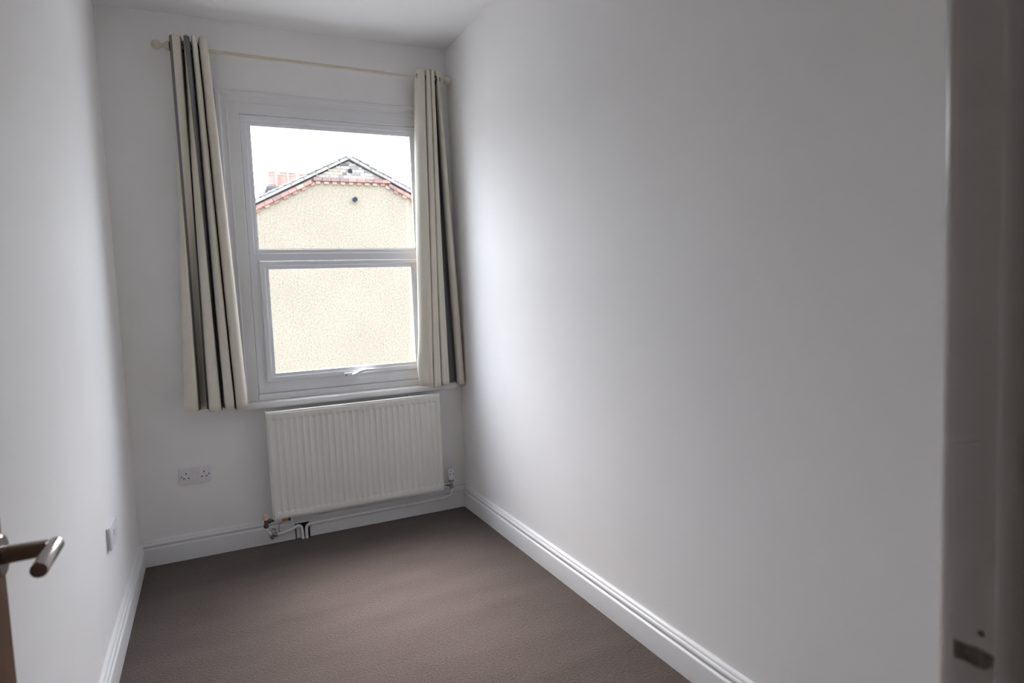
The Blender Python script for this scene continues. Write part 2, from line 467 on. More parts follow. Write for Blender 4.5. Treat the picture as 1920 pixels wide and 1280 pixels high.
box('pane', GX0, GX1, 0.016, 0.020, TZ1 - 0.003, FZ1 - 0.049, GLASS, win)
# sash: overlaps the frame and stands proud of it
SX0, SX1, SZ0, SZ1 = -1.132, -0.241, 0.894, 1.555
frame4('rebate_member', FX0 + 0.030, FX1 - 0.030, FZ0 + 0.030, 1.575, [(0, 0.0005), (0, 0.036), (0.064, 0.036), (0.064, 0.0165), (0.034, 0.0165), (0.034, 0.0005)], UPVC, win)
frame4('sash_member', SX0, SX1, SZ0, SZ1,
       [(0, -0.001), (0, -0.012), (0.004, -0.018), (0.010, -0.020), (0.024, -0.020), (0.028, -0.018), (0.030, -0.0135), (0.045, -0.0115), (0.047, -0.0095), (0.047, 0.016), (0.02, 0.016), (0.02, -0.001)], UPVC, win)
box('pane', SX0 + 0.044, SX1 - 0.044, -0.003, 0.001, SZ0 + 0.044, SZ1 - 0.044, GLASS, win)
# black rubber gasket round each pane
GASK = noisy(mat('grey_gasket', (0.30, 0.30, 0.32), 0.7), 30, 0.1)
frame4('gasket', FX0 + 0.0515, FX1 - 0.0515, TZ1 - 0.0005, FZ1 - 0.0515, [(0, 0.0120), (0, 0.0155), (0.003, 0.0155), (0.003, 0.0120)], GASK, win)
# handle: plate with two screws, boss and cranked lever
hd = empty('window_handle', (-0.66, -0.021, 0.908), win)
bm = bmesh.new(); bx(bm, -0.722, -0.632, -0.030, -0.0205, 0.888, 0.910, 0.004)
base = fin(bm, 'base_plate', UPVC, hd)
lathe('screw', [(-0.034, 0.006), (-0.029, 0.006)], 'y', (-0.709, 0, 0.899), CHROME, hd, 12)
lathe('pivot_boss', [(-0.048, 0.009), (-0.045, 0.012), (-0.030, 0.013)], 'y', (-0.655, 0, 0.901), UPVC, hd, 16)
lathe('keyhole', [(-0.0495, 0.005), (-0.0475, 0.005)], 'y', (-0.650, 0, 0.901), EYE, hd, 12)
tube('lever', spline([(-0.675, -0.042, 0.896), (-0.652, -0.045, 0.901), (-0.63, -0.052, 0.913), (-0.60, -0.056, 0.920), (-0.553, -0.056, 0.920)], 5),
     [0.0085] * 11 + [0.0075] * 5 + [0.0065] * 5, UPVC, hd, 10)
tag(hd, 'white plastic lever handle')

# architrave: moulded timber, three sides, standing on the sill
def arch3(x0, x1, z0, z1, prof, M, parent):
    pth = [lambda i: (x0 + i, z0), lambda i: (x0 + i, z1 - i), lambda i: (x1 - i, z1 - i), lambda i: (x1 - i, z0)]
    for k in range(3):
        bm = bmesh.new(); a = []; b = []
        for i, y in prof:
            p, q = pth[k](i), pth[k + 1](i)
            a.append(bm.verts.new((p[0], y, p[1]))); b.append(bm.verts.new((q[0], y, q[1])))
        n = len(prof)
        for i in range(n):
            bm.faces.new((a[i], a[(i + 1) % n], b[(i + 1) % n], b[i]))
        bm.faces.new(a); bm.faces.new(b)
        shade_auto(fin(bm, 'architrave_board', M, parent), 30)
t1 = struct(empty('trim_1', (-0.686, -0.01, 0.80)), 'white moulded timber architrave around the window')
arch3(-1.293, -0.080, 0.7965, 2.443,
      [(0, -0.0005), (0, -0.022), (0.003, -0.026), (0.020, -0.026), (0.024, -0.022), (0.026, -0.018), (0.031, -0.0165), (0.044, -0.0165),
       (0.052, -0.019), (0.056, -0.018), (0.058, -0.013), (0.062, -0.0125), (0.1105, -0.0125), (0.1125, -0.0105), (0.1125, -0.0005)], GLOSSW, t1)
# plain rail under the plastic frame
box('bottom_rail', FX0, FX1, -0.0125, 0.060, 0.7965, 0.8315, GLOSSW, t1, 0.0015)
# window board with rounded nose
bm = bmesh.new()
prof = [(0.1, 0.758), (-0.055, 0.758), (-0.061, 0.7605), (-0.066, 0.766), (-0.0675, 0.774), (-0.067, 0.783), (-0.063, 0.791), (-0.057, 0.795), (-0.050, 0.796), (0.1, 0.796)]
XS0, XS1 = -1.300, -0.045
def sill_ring(x, inset):
    return [bm.verts.new((x, max(y, -0.0675 + inset) if y < 0 else (-0.0005 if True else y), z)) for y, z in prof]
rs = [sill_ring(XS0, 0.012), sill_ring(XS0 + 0.004, 0.004), sill_ring(XS0 + 0.012, 0), sill_ring(XS1 - 0.012, 0), sill_ring(XS1 - 0.004, 0.004), sill_ring(XS1, 0.012)]
for A, B in zip(rs, rs[1:]):
    for i in range(len(prof)):
        j = (i + 1) % len(prof); bm.faces.new((A[i], A[j], B[j], B[i]))
bm.faces.new(rs[0]); bm.faces.new(rs[-1])
o = fin(bm, 'trim_2', GLOSSW); shade_auto(o, 35); struct(o, 'white window board with rounded nose above the radiator')

# ------------------------------------------------------------------ door frame and door
JX = DX1
tf = struct(empty('trim_3', (-1.25, YD, 0)), 'painted timber door frame with strike plate, around the doorway')
def jamb(x0, x1):
    bm = bmesh.new(); bx(bm, x0, x1, YH - 0.002, YD + 0.001, 0, DZ + 0.03, 0.0025, 2)
    shade_auto(fin(bm, 'jamb', JAMBP, tf))
jamb(JX, JX + 0.03); jamb(DX0 - 0.03, DX0)
box('head_jamb', DX0 + 0.0005, DX1 - 0.0005, YH - 0.002, YD + 0.001, DZ, DZ + 0.03, JAMBP, tf, 0.002)
SY0, SY1 = -3.487, -3.4515
shade_auto(box('door_stop', JX - 0.0125, JX - 0.0002, SY0, SY1, 0, DZ - 0.0005, JAMBP, tf, 0.0022))
shade_auto(box('door_stop', DX0 + 0.0002, DX0 + 0.0125, SY0, SY1, 0, DZ - 0.0005, JAMBP, tf, 0.0022))
box('door_stop', DX0 + 0.013, DX1 - 0.013, SY0, SY1, DZ - 0.0125, DZ - 0.0005, JAMBP, tf, 0.002)
AR = 0.006
for x0, sg in ((JX + AR, 1), (DX0 - AR, -1)):
    pr = [(0, 0.0005), (0, 0.003)] + [(0.0135 - 0.0135 * math.cos(t * math.pi / 16), 0.003 + 0.014 * math.sin(t * math.pi / 16)) for t in range(1, 9)] + [(0.062, 0.017), (0.062, 0.0005)]
    bm = bmesh.new()
    a = [bm.verts.new((x0 + sg * u, YD + v, 0)) for u, v in pr]; b = [bm.verts.new((x0 + sg * u, YD + v, DZ + 0.07)) for u, v in pr]
    bm.faces.new(a); bm.faces.new(b)
    for i in range(len(pr)):
        j = (i + 1) % len(pr); bm.faces.new((a[i], a[j], b[j], b[i]))
    shade_auto(fin(bm, 'architrave_board', JAMBP, tf), 30)
box('architrave_board', DX0 - AR + 0.0005, DX1 + AR - 0.0005, YD + 0.0005, YD + 0.017, DZ + 0.008, DZ + 0.07, JAMBP, tf, 0.005)
# strike plate: worn, slanting dark patch where the latch has rubbed, screw above it
bm = bmesh.new()
outl = [(-3.416, 1.0285), (-3.417, 1.0140), (-3.426, 1.0150), (-3.432, 1.0138), (-3.440, 1.0148), (-3.4445, 1.0195), (-3.4455, 1.0275), (-3.441, 1.0288), (-3.433, 1.0300), (-3.426, 1.0285)]
a = [bm.verts.new((JX - 0.0012, y, z)) for y, z in outl]; b = [bm.verts.new((JX + 0.003, y, z)) for y, z in outl]
bm.faces.new(a); bm.faces.new(b)
for i in range(len(outl)):
    j = (i + 1) % len(outl); bm.faces.new((a[i], a[j], b[j], b[i]))
tag(fin(bm, 'strike_plate', STRIKE, tf), 'dark worn strike plate in the door frame')
lathe('screw', [(-0.0008, 0.0022), (0.002, 0.0022)], 'x', (JX, -3.436, 1.0425), STRIKE, tf, 10)

door = struct(empty('door_1', (-1.68, -3.46, 0)), 'brown oak door standing open along the left wall')
DFX = -1.660; DY0, DY1 = -3.462, -2.702
shade_auto(box('door_leaf', DFX - 0.036, DFX, DY0, DY1, 0.012, 1.985, OAK, door, 0.0015))
HZ, HYc = 1.027, -2.748
for s, nm in ((1, 'lever_handle'), (-1, 'lever_handle')):
    fx = DFX if s > 0 else DFX - 0.036
    hp = empty(nm, (fx, HYc, HZ), door); tag(hp, 'satin steel lever handle on round rose')
    lathe('rose', [(0.0002 * s, 0.026), (0.010 * s, 0.026), (0.012 * s, 0.024), (0.012 * s, 0.011)], 'x', (fx, HYc, HZ), STEEL, hp, 32)
    lathe('neck', [(0.009 * s, 0.0115), (0.056 * s, 0.0105)], 'x', (fx, HYc, HZ), STEEL, hp, 24)
    lathe('lever', [(0.0105, 0.0086), (0.0100, 0.0094), (-0.080, 0.0094), (-0.082, 0.0084)], 'y', (fx + 0.063 * s, HYc, HZ), STEEL, hp, 24)
for z in (0.25, 1.0, 1.75):
    lathe('hinge', [(-0.04, 0.006), (0.04, 0.006)], 'z', (DFX + 0.007, DY0 + 0.006, z), STEEL, door, 12)
box('latch_plate', DFX - 0.026, DFX - 0.010, DY1 - 0.0002, DY1 + 0.0012, HZ - 0.03, HZ + 0.03, STEEL, door)

# ------------------------------------------------------------------ radiator with valves and pipes
rad = tag(empty('radiator', (-0.667, -0.08, 0.0)), 'white ribbed panel radiator with painted pipes under the window', 'radiator')
RX0, RX1, RZ0, RZ1 = -1.160, -0.178, 0.153, 0.745
RY = -0.110
bm = bmesh.new()
cols = []
px0, px1 = RX0 + 0.022, RX1 - 0.022
NR = 28; pitch = (px1 - px0) / NR
cols = [(RX0, 2), (RX0 + 0.003, 1), (RX0 + 0.010, 1), (RX0 + 0.012, 0)]
for i in range(NR):
    x = px0 + i * pitch
    cols += [(x + pitch * f, d) for f, d in ((0.04, 0.0), (0.14, -0.0012), (0.24, -0.0045), (0.34, -0.0055), (0.66, -0.0055), (0.76, -0.0045), (0.86, -0.0012), (0.96, 0.0))]
cols += [(RX1 - 0.012, 0), (RX1 - 0.010, 1), (RX1 - 0.003, 1), (RX1, 2)]
rows = [(RZ0, 2), (RZ0 + 0.003, 1), (RZ0 + 0.010, 1), (RZ0 + 0.012, 0), (0.1885, 0), (0.1905, 0.25), (0.1955, 0.85), (0.1985, 1.0), (0.30, 1.0), (0.45, 1.0), (0.60, 1.0),
        (0.6945, 1.0), (0.6975, 0.85), (0.7005, 0.25), (0.7020, 0), (RZ1 - 0.012, 0), (RZ1 - 0.010, 1), (RZ1 - 0.003, 1), (RZ1, 2)]
NC = len(cols); grid = []
for ri, (z, k) in enumerate(rows):
    row = []
    for ci, (x, d) in enumerate(cols):
        edge = 0
        if ri < 3 or ri > len(rows) - 4: edge = max(edge, k)
        if ci < 3 or ci > NC - 4: edge = max(edge, d)
        if edge == 2: y = RY + 0.016
        elif edge == 1: y = RY + 0.004
        elif ri in (3, len(rows) - 4) or ci in (3, NC - 4) or ci < 4 or ci > NC - 5: y = RY
        else: y = RY - d * k
        row.append(bm.verts.new((x, y, z)))
    grid.append(row)
for A, B in zip(grid, grid[1:]):
    for i in range(NC - 1):
        bm.faces.new((A[i], A[i + 1], B[i + 1], B[i]))
o = fin(bm, 'front_panel', RAD, rad); shade_auto(o, 60)
box('rear_panel', RX0 + 0.002, RX1 - 0.002, RY + 0.0162, RY + 0.030, RZ0 + 0.003, RZ1 - 0.003, RAD, rad, 0.003)
box('side_cap', RX0 - 0.0015, RX0 + 0.009, RY + 0.0005, RY + 0.034, RZ1 - 0.012, RZ1 + 0.002, RAD, rad, 0.002)
for x in (-0.98, -0.36):
    bm = bmesh.new(); bx(bm, x - 0.014, x + 0.014, RY + 0.0305, -0.0005, RZ1 - 0.09, RZ1 - 0.03, 0.002)
    bx(bm, x - 0.003, x + 0.003, RY + 0.024, RY + 0.034, RZ1 - 0.035, RZ1 + 0.006, 0.001)
    fin(bm, 'wall_bracket', RAD, rad)
lathe('chip', [(-0.0004, 0.0022), (0.0008, 0.0022)], 'y', (-0.975, RY + 0.0052, 0.648), BLACK, rad, 8)
# thermostatic valve on the right end
tv = empty('thermostatic_valve', (-0.125, -0.082, 0.20), rad)
TX, TY = -0.126, -0.085
lathe('valve_head', [(0.207, 0.0165), (0.210, 0.0190), (0.240, 0.0200), (0.243, 0.0185), (0.246, 0.0200), (0.268, 0.0195), (0.273, 0.0165)], 'z', (TX, TY, 0), PLATE, tv, 20)
for a_ in range(5):
    t = math.radians(-150 + a_ * 30)
    cx, cy = TX + 0.0195 * math.cos(t), TY + 0.0195 * math.sin(t)
    if a_ in (1, 3):
        box('dial_mark', cx - 0.003, cx + 0.003, cy - 0.002, cy + 0.002, 0.2415, 0.2455, BLACK, tv)
lathe('dial_dot', [(-0.021, 0.003), (-0.017, 0.003)], 'y', (TX - 0.006, TY, 0.262), BLACK, tv, 8)
lathe('collar', [(0.190, 0.0125), (0.192, 0.0165), (0.206, 0.0165), (0.207, 0.013)], 'z', (TX, TY, 0), CHROME, tv, 16)
bm = bmesh.new(); lathe_bm(bm, [(0.150, 0.009), (0.156, 0.013), (0.166, 0.013), (0.168, 0.010), (0.190, 0.010)], 'z', (TX, TY, 0), 12)
lathe_bm(bm, [(-0.054, 0.008), (-0.03, 0.008), (-0.029, 0.0135), (-0.013, 0.0135), (-0.012, 0.009), (0, 0.009)], 'x', (TX, TY, 0.180), 6)
fin(bm, 'valve_body', CHROME, tv)
PY = -0.040
run = spline([(TX, TY, 0.150), (TX, TY, 0.128), (TX - 0.006, TY + 0.010, 0.108), (TX - 0.03, PY - 0.010, 0.088), (TX - 0.07, PY, 0.0835)], 6)
run += [Vector((-0.45, PY, 0.0830)), Vector((-0.75, PY, 0.0815)), Vector((-0.93, PY, 0.0785))]
run += spline([(-0.945, PY, 0.078), (-0.968, PY, 0.0755), (-0.980, PY, 0.064), (-0.983, PY, 0.045), (-0.983, PY, -0.02)], 5)
tube('supply_pipe', run, 0.0088, PIPEP, rad)
# lockshield valve on the left end
lv = empty('lockshield_valve', (-1.196, -0.085, 0.15), rad)
LX, LY = -1.194, -0.085
lathe('cap', [(0.157, 0.0105), (0.158, 0.0130), (0.183, 0.0125), (0.186, 0.0105)], 'z', (LX, LY, 0), PEACH, lv, 16)
bm = bmesh.new(); lathe_bm(bm, [(0.112, 0.009), (0.115, 0.0135), (0.130, 0.0135), (0.132, 0.010), (0.157, 0.010)], 'z', (LX, LY, 0), 6)
lathe_bm(bm, [(0.0, 0.009), (0.010, 0.009), (0.011, 0.013), (0.025, 0.013), (0.026, 0.008), (0.042, 0.008)], 'x', (LX, LY, 0.148), 6)
tag(fin(bm, 'valve_body', noisy(mat('dark_chrome', (0.16, 0.155, 0.15), 0.35, 0.9), 40, 0.3), lv), 'dark tarnished chrome')
tube('return_pipe', spline([(LX, LY, 0.114), (LX + 0.001, LY, 0.100), (LX + 0.010, LY + 0.008, 0.080), (LX + 0.022, LY + 0.014, 0.068)], 5), 0.0078, PIPEP, rad)
df = empty('drain_cock', (-1.165, -0.07, 0.06), rad)
bm = bmesh.new()
lathe_bm(bm, [(-0.020, 0.010), (-0.018, 0.0135), (-0.006, 0.0135), (-0.005, 0.010), (0.008, 0.010), (0.009, 0.0135), (0.020, 0.0135), (0.022, 0.009)], 'x', (-1.160, -0.068, 0.062), 8)
lathe_bm(bm, [(-0.016, 0.005), (-0.012, 0.008), (0.0, 0.008)], 'z', (-1.166, -0.072, 0.055), 8)
lathe_bm(bm, [(-0.028, 0.007), (-0.016, 0.007), (-0.015, 0.0095), (0.0, 0.0095)], 'y', (-1.163, -0.062, 0.066), 6)
fin(bm, 'fitting', CHROME, df)
tube('loop', spline([(-1.168, -0.07, 0.086), (-1.163, -0.068, 0.094), (-1.152, -0.066, 0.0945), (-1.147, -0.066, 0.088), (-1.156, -0.066, 0.080)], 4), 0.0022, STRIKE, df, 8)
run = spline([(-1.140, -0.066, 0.062), (-1.11, -0.060, 0.0625), (-1.06, -0.050, 0.071), (-1.035, PY, 0.0775), (-1.018, PY, 0.0765), (-1.009, PY, 0.066), (-1.006, PY, 0.04), (-1.004, PY, -0.02)], 5)
tube('return_pipe', run, 0.0078, PIPEP, rad)
lathe('drain_plug', [(0.0, 0.009), (0.022, 0.009), (0.023, 0.006), (0.030, 0.006)], 'x', (-1.112, -0.094, 0.1425), BRASS, rad, 8)
lathe('plug_nut', [(0.0, 0.0095), (0.012, 0.0095)], 'x', (-1.081, -0.094, 0.1425), EYE, rad, 8)
tube('earth_wire', spline([(-1.108, -0.094, 0.136), (-1.120, -0.09, 0.126), (-1.128, -0.075, 0.112), (-1.130, -0.068, 0.085), (-1.128, -0.066, 0.070)], 4), 0.0013, EYE, rad, 6)

# ------------------------------------------------------------------ double sockets
def socket(name, origin, rz, label):
    """Built flat against a wall facing -y at the origin (centre of the plate), then turned."""
    e = empty(name, (0, 0, 0)); tag(e, label, 'socket')
    w, h, d = 0.148, 0.086, 0.0095
    shade_auto(box('plate', -w / 2, w / 2, -d, -0.0002, -h / 2, h / 2, PLATE, e, 0.0028))
    for s in (-1, 1):
        shade_auto(box('rocker_switch', s * 0.0125 - 0.0075, s * 0.0125 + 0.0075, -d - 0.0024, -d + 0.001, 0.010, 0.034, PLATE, e, 0.0015))
        box('switch_gap', s * 0.0125 - 0.0085, s * 0.0125 + 0.0085, -d - 0.0003, -d + 0.0006, 0.0090, 0.0100, RADIN, e)
        cx = s * 0.0425
        box('earth_slot', cx - 0.0024, cx + 0.0024, -d - 0.0004, -d + 0.0008, 0.010, 0.019, BLACK, e)
        for q in (-1, 1):
            box('pin_slot', cx + q * 0.0112 - 0.0040, cx + q * 0.0112 + 0.0040, -d - 0.0004, -d + 0.0008, -0.0125, -0.0075, BLACK, e)
        lathe('screw', [(-d - 0.0006, 0.0034), (-d + 0.0006, 0.0034)], 'y', (s * 0.0655, 0, 0.0005), EYE, e, 10)
    e.matrix_world = Matrix.Translation(origin) @ Matrix.Rotation(rz, 4, 'Z')
    return e
socket('double_socket', (-1.5185, 0, 0.438), 0, 'white double socket on the window wall left of the radiator')
wp = tag(empty('wall_plate', (RW, -0.875, 0.465)), 'white surface-mounted wall plate low on the left wall', 'wall plate')
shade_auto(box('back_box', RW + 0.0002, RW + 0.007, -0.955, -0.795, 0.424, 0.507, PLATE, wp, 0.002))
shade_auto(box('plate', RW + 0.0072, RW + 0.0150, -0.957, -0.793, 0.422, 0.509, PLATE, wp, 0.0028))
shade_auto(box('rocker_switch', RW + 0.0145, RW + 0.0172, -0.884, -0.866, 0.462, 0.484, PLATE, wp, 0.001))
box('switch_gap', RW + 0.0146, RW + 0.0154, -0.886, -0.864, 0.459, 0.4615, RADIN, wp)

# ------------------------------------------------------------------ curtain pole
pole = tag(empty('curtain_pole', (-0.79, -0.09, 2.60)), 'thin cream curtain pole with ball finials above the window', 'curtain pole')
def pz(x): return 2.608 + (x + 1.51) / 1.45 * (2.589 - 2.608)
PYY = -0.09
tube('pole_tube', [(-1.50, PYY, pz(-1.50)), (-0.95, PYY, pz(-0.95)), (-0.41, PYY, pz(-0.41))], 0.0085, RODM, pole)
tube('inner_tube', [(-0.412, PYY, pz(-0.412)), (-0.06, PYY, pz(-0.06))], 0.0062, RODM, pole)
lathe('joint_ring', [(-0.006, 0.0085), (-0.005, 0.0097), (0.003, 0.0097), (0.004, 0.0065)], 'x', (-0.41, PYY, pz(-0.41)), RODM, pole, 16)
def finial(x, s):
    P = [(0.0, 0.0085), (0.0, 0.0205), (-0.004, 0.0225), (-0.012, 0.0200), (-0.022, 0.0120), (-0.029, 0.0088), (-0.034, 0.0092)]
    c, r = -0.056, 0.0235
    for k in range(1, 10):
        t = math.radians(20 + k * 16.5)
        P.append((c + r * math.cos(t), max(r * math.sin(t), 0.0012)))
    lathe('finial', [(a * s, r_) for a, r_ in P], 'x', (x, PYY, pz(x)), RODM, pole, 24)
finial(-1.481, 1)
finial(-0.090, -1)
for x in (-1.452, -0.135):
    bm = bmesh.new()
    lathe_bm(bm, [(-0.086, 0.007), (-0.006, 0.008), (-0.006, 0.020), (-0.0005, 0.022)], 'y', (x, 0, pz(x)), 14)
    lathe_bm(bm, [(-0.006, 0.0125), (0.006, 0.0125)], 'x', (x, PYY, pz(x)), 16)
    o = fin(bm, 'bracket', RODM, pole); shade_auto(o)

# ------------------------------------------------------------------ curtains
def curtain(name, top, bot, ztop, zbot, M, label, sway, sub=7, rows=56):
    n = len(top)
    T = spline([(p[0], p[1], i / (n - 1)) for i, p in enumerate(top)], sub)
    B = spline([(p[0], p[1], i / (n - 1)) for i, p in enumerate(bot)], sub)
    bm = bmesh.new(); uvl = bm.loops.layers.uv.new('UVMap')
    grid = []
    for r in range(rows + 1):
        v = r / rows
        zz = ztop + (zbot - ztop) * v
        row = []
        e = v ** 0.85
        for i in range(len(T)):
            u = i / (len(T) - 1)
            x = T[i].x + (B[i].x - T[i].x) * e; y = T[i].y + (B[i].y - T[i].y) * e
            dx, dy, dz = sway(u, v)
            row.append(bm.verts.new((x + dx, min(y + dy, -0.012), zz + dz)))
        grid.append(row)
    for r in range(rows):
        for i in range(len(T) - 1):
            f = bm.faces.new((grid[r][i], grid[r][i + 1], grid[r + 1][i + 1], grid[r + 1][i])); f.smooth = True
            us = (i, i + 1, i + 1, i); vs = (r, r, r + 1, r + 1)
            for l, a, b in zip(f.loops, us, vs):
                l[uvl].uv = (a / (len(T) - 1), b / rows)
    me = bpy.data.meshes.new(name); bm.to_mesh(me); bm.free()
    e = empty(name, ((top[0][0] + top[-1][0]) / 2, -0.09, zbot)); tag(e, label, 'curtain', 'striped window curtains')
    o = link('drape', me, M, e)
    sol = o.modifiers.new('thickness', 'SOLIDIFY'); sol.thickness = 0.003; sol.offset = 0
    # eyelets where the cloth crosses the pole
    for a, b in zip(T, T[1:]):
        if (a.y - PYY) * (b.y - PYY) < 0:
            f = (PYY - a.y) / (b.y - a.y); x = a.x + (b.x - a.x) * f
            bm = bmesh.new(); R0, r0 = 0.0205, 0.0032
            d = Vector((b.x - a.x, b.y - a.y, 0)).normalized(); nn = Vector((-d.y, d.x, 0))
            rings = []
            for i in range(20):
                t = 2 * math.pi * i / 20; rad_ = d * math.cos(t) + Vector((0, 0, 1)) * math.sin(t)
                cpt = Vector((x, PYY, pz(x) - 0.002)) + rad_ * R0
                rings.append([bm.verts.new(cpt + r0 * (math.cos(q * math.pi / 3) * rad_ + math.sin(q * math.pi / 3) * nn)) for q in range(6)])
            for i in range(20):
                A, Bq = rings[i], rings[(i + 1) % 20]
                for q in range(6):
                    bm.faces.new((A[q], A[(q + 1) % 6], Bq[(q + 1) % 6], Bq[q]))
            fin(bm, 'eyelet', EYE, e, True)
    return e

# left curtain (plan points: x, y), top and bottom of each fold of cloth
LT = [(-1.440, -0.030), (-1.455, -0.040), (-1.468, -0.060), (-1.477, -0.092), (-1.468, -0.132), (-1.446, -0.143), (-1.428, -0.122), (-1.423, -0.055),
      (-1.417, -0.052), (-1.415, -0.090), (-1.412, -0.128), (-1.400, -0.140), (-1.390, -0.125), (-1.386, -0.050), (-1.380, -0.060), (-1.377, -0.130),
      (-1.367, -0.143), (-1.357, -0.130), (-1.354, -0.058), (-1.349, -0.070), (-1.345, -0.128), (-1.330, -0.146), (-1.312, -0.135), (-1.312, -0.055)]
LB = [(-1.541, -0.040), (-1.538, -0.100), (-1.505, -0.128), (-1.476, -0.126), (-1.467, -0.060), (-1.452, -0.026), (-1.432, -0.026), (-1.426, -0.060),
      (-1.421, -0.140), (-1.396, -0.155), (-1.371, -0.142), (-1.366, -0.100), (-1.363, -0.075), (-1.356, -0.080), (-1.353, -0.135), (-1.332, -0.155),
      (-1.313, -0.145), (-1.308, -0.090), (-1.304, -0.080), (-1.301, -0.135), (-1.283, -0.158), (-1.258, -0.150), (-1.246, -0.118), (-1.252, -0.070)]
n_ = len(LT) - 1
FABL = fabric_mat('striped_cream_grey_fold_shade', [(0, 'c'), (3.0 / n_, 'g'), (4.2 / n_, 'c'), (5.8 / n_, 'g'), (7.7 / n_, 'c'), (10.0 / n_, 'g'), (12.2 / n_, 'c'), (12.8 / n_, 'g'), (14.1 / n_, 'c'), (17.2 / n_, 'g'), (19.0 / n_, 'c')])  # grey stripes; the bands in the fold recesses also paint in shade
def swayL(u, v):
    return (0.003 * math.sin(3.5 * v + 5 * u) * v, 0.004 * math.sin(5 * v + 9 * u), 0.006 * math.sin(14 * u) * v + 0.003 * math.sin(22 * u))
curtain('curtain', LT, LB, 2.652, 0.788, FABL, 'cream and grey striped curtain drawn back left of the window', swayL)
# right curtain
RT = [(-0.212, -0.050), (-0.222, -0.095), (-0.212, -0.140), (-0.188, -0.148), (-0.174, -0.125), (-0.172, -0.055), (-0.166, -0.055), (-0.166, -0.130), (-0.155, -0.143),
      (-0.146, -0.130), (-0.146, -0.055), (-0.140, -0.055), (-0.139, -0.130), (-0.130, -0.143), (-0.121, -0.128), (-0.120, -0.055), (-0.108, -0.050), (-0.104, -0.115), (-0.095, -0.130), (-0.086, -0.115), (-0.090, -0.050)]
RB = [(-0.285, -0.085), (-0.292, -0.110), (-0.276, -0.135), (-0.240, -0.150), (-0.220, -0.145), (-0.216, -0.085), (-0.210, -0.085), (-0.212, -0.140), (-0.194, -0.146),
      (-0.172, -0.145), (-0.170, -0.085), (-0.163, -0.085), (-0.164, -0.140), (-0.146, -0.146), (-0.124, -0.140), (-0.118, -0.050), (-0.062, -0.045), (-0.055, -0.100), (-0.036, -0.118), (-0.014, -0.100), (-0.012, -0.045)]
n2_ = len(RT) - 1
FABR = fabric_mat('striped_cream_taupe_fold_shade', [(0, 'c'), (4.9 / n2_, 'g'), (6.1 / n2_, 'c'), (9.6 / n2_, 'g'), (11.2 / n2_, 'c'), (14.2 / n2_, 'g'), (16.6 / n2_, 'c')])  # grey bands in the recesses paint the shaded gaps between pleats darker
def swayR(u, v):
    lead = max(0, 1 - u * 4)
    return (-0.012 * lead * math.exp(-((v - 0.93) / 0.05) ** 2) + 0.003 * math.sin(4 * v + 4 * u) * v - 0.006 * lead * math.sin(math.pi * v),
            0.004 * math.sin(5 * v + 8 * u), 0.006 * math.sin(11 * u + 1) * v + 0.002 * math.sin(25 * u))
RT = [(x, -0.03 + (y + 0.03) * 0.85) for x, y in RT]; RB = [(x, -0.03 + (y + 0.03) * (0.70 if i < 4 else 0.85)) for i, (x, y) in enumerate(RB)]
curtain('curtain', RT, RB, 2.632, 0.792, FABR, 'cream curtain drawn back right of the window against the long wall', swayR)

# ------------------------------------------------------------------ neighbouring house seen through the window
YG = 13.0
AX, AZ, SL = 2.12, 5.03, 0.51            # verge apex and roof slope
ca, sa = 1 / math.hypot(1, SL), SL / math.hypot(1, SL)
house = tag(empty('house', (AX, YG + 4, -6)), 'cream pebbledashed house gable with brick corbel and slate verge, outside the window', 'house')
HALF = 5.2
# rendered gable wall: up to just under the corbel, flat top between the shoulders
def zl(x, off): return AZ - SL * abs(x - AX) - off
SHX0, SHX1, BZ = 1.22, 3.06, 4.335
bm = bmesh.new()
out = [(AX - HALF, -6), (AX + HALF, -6), (AX + HALF, zl(AX + HALF, 0.18)), (AX, zl(AX, 0.18)), (AX - HALF, zl(AX - HALF, 0.18))]
a = [bm.verts.new((x, YG, z)) for x, z in out]; b = [bm.verts.new((x, YG + 0.3, z)) for x, z in out]
bm.faces.new(a); bm.faces.new(b)
for i in range(5):
    j = (i + 1) % 5; bm.faces.new((a[i], a[j], b[j], b[i]))
fin(bm, 'gable_wall', PEBBLE, house)
# mortar bed behind the brick triangle
bm = bmesh.new()
out = [(SHX0 + 0.02, BZ + 0.09), (SHX1 - 0.02, BZ + 0.09), (AX, zl(AX, 0.16))]
a = [bm.verts.new((x, YG - 0.012, z)) for x, z in out]; b = [bm.verts.new((x, YG + 0.02, z)) for x, z in out]
bm.faces.new(a); bm.faces.new(b)
for i in range(3):
    j = (i + 1) % 3; bm.faces.new((a[i], a[j], b[j], b[i]))
bed = fin(bm, 'mortar_bed', MORTAR, house)
def piece(name, cx, cz, w, h, y0, y1, ang, M, parent):
    bm = bmesh.new(); bx(bm, -w / 2, w / 2, y0, y1, -h / 2, h / 2, 0.004, 1)
    bmesh.ops.rotate(bm, verts=bm.verts[:], cent=(0, 0, 0), matrix=Matrix.Rotation(-ang, 3, 'Y'))
    bmesh.ops.translate(bm, verts=bm.verts[:], vec=(cx, 0, cz))
    return fin(bm, name, M, parent)
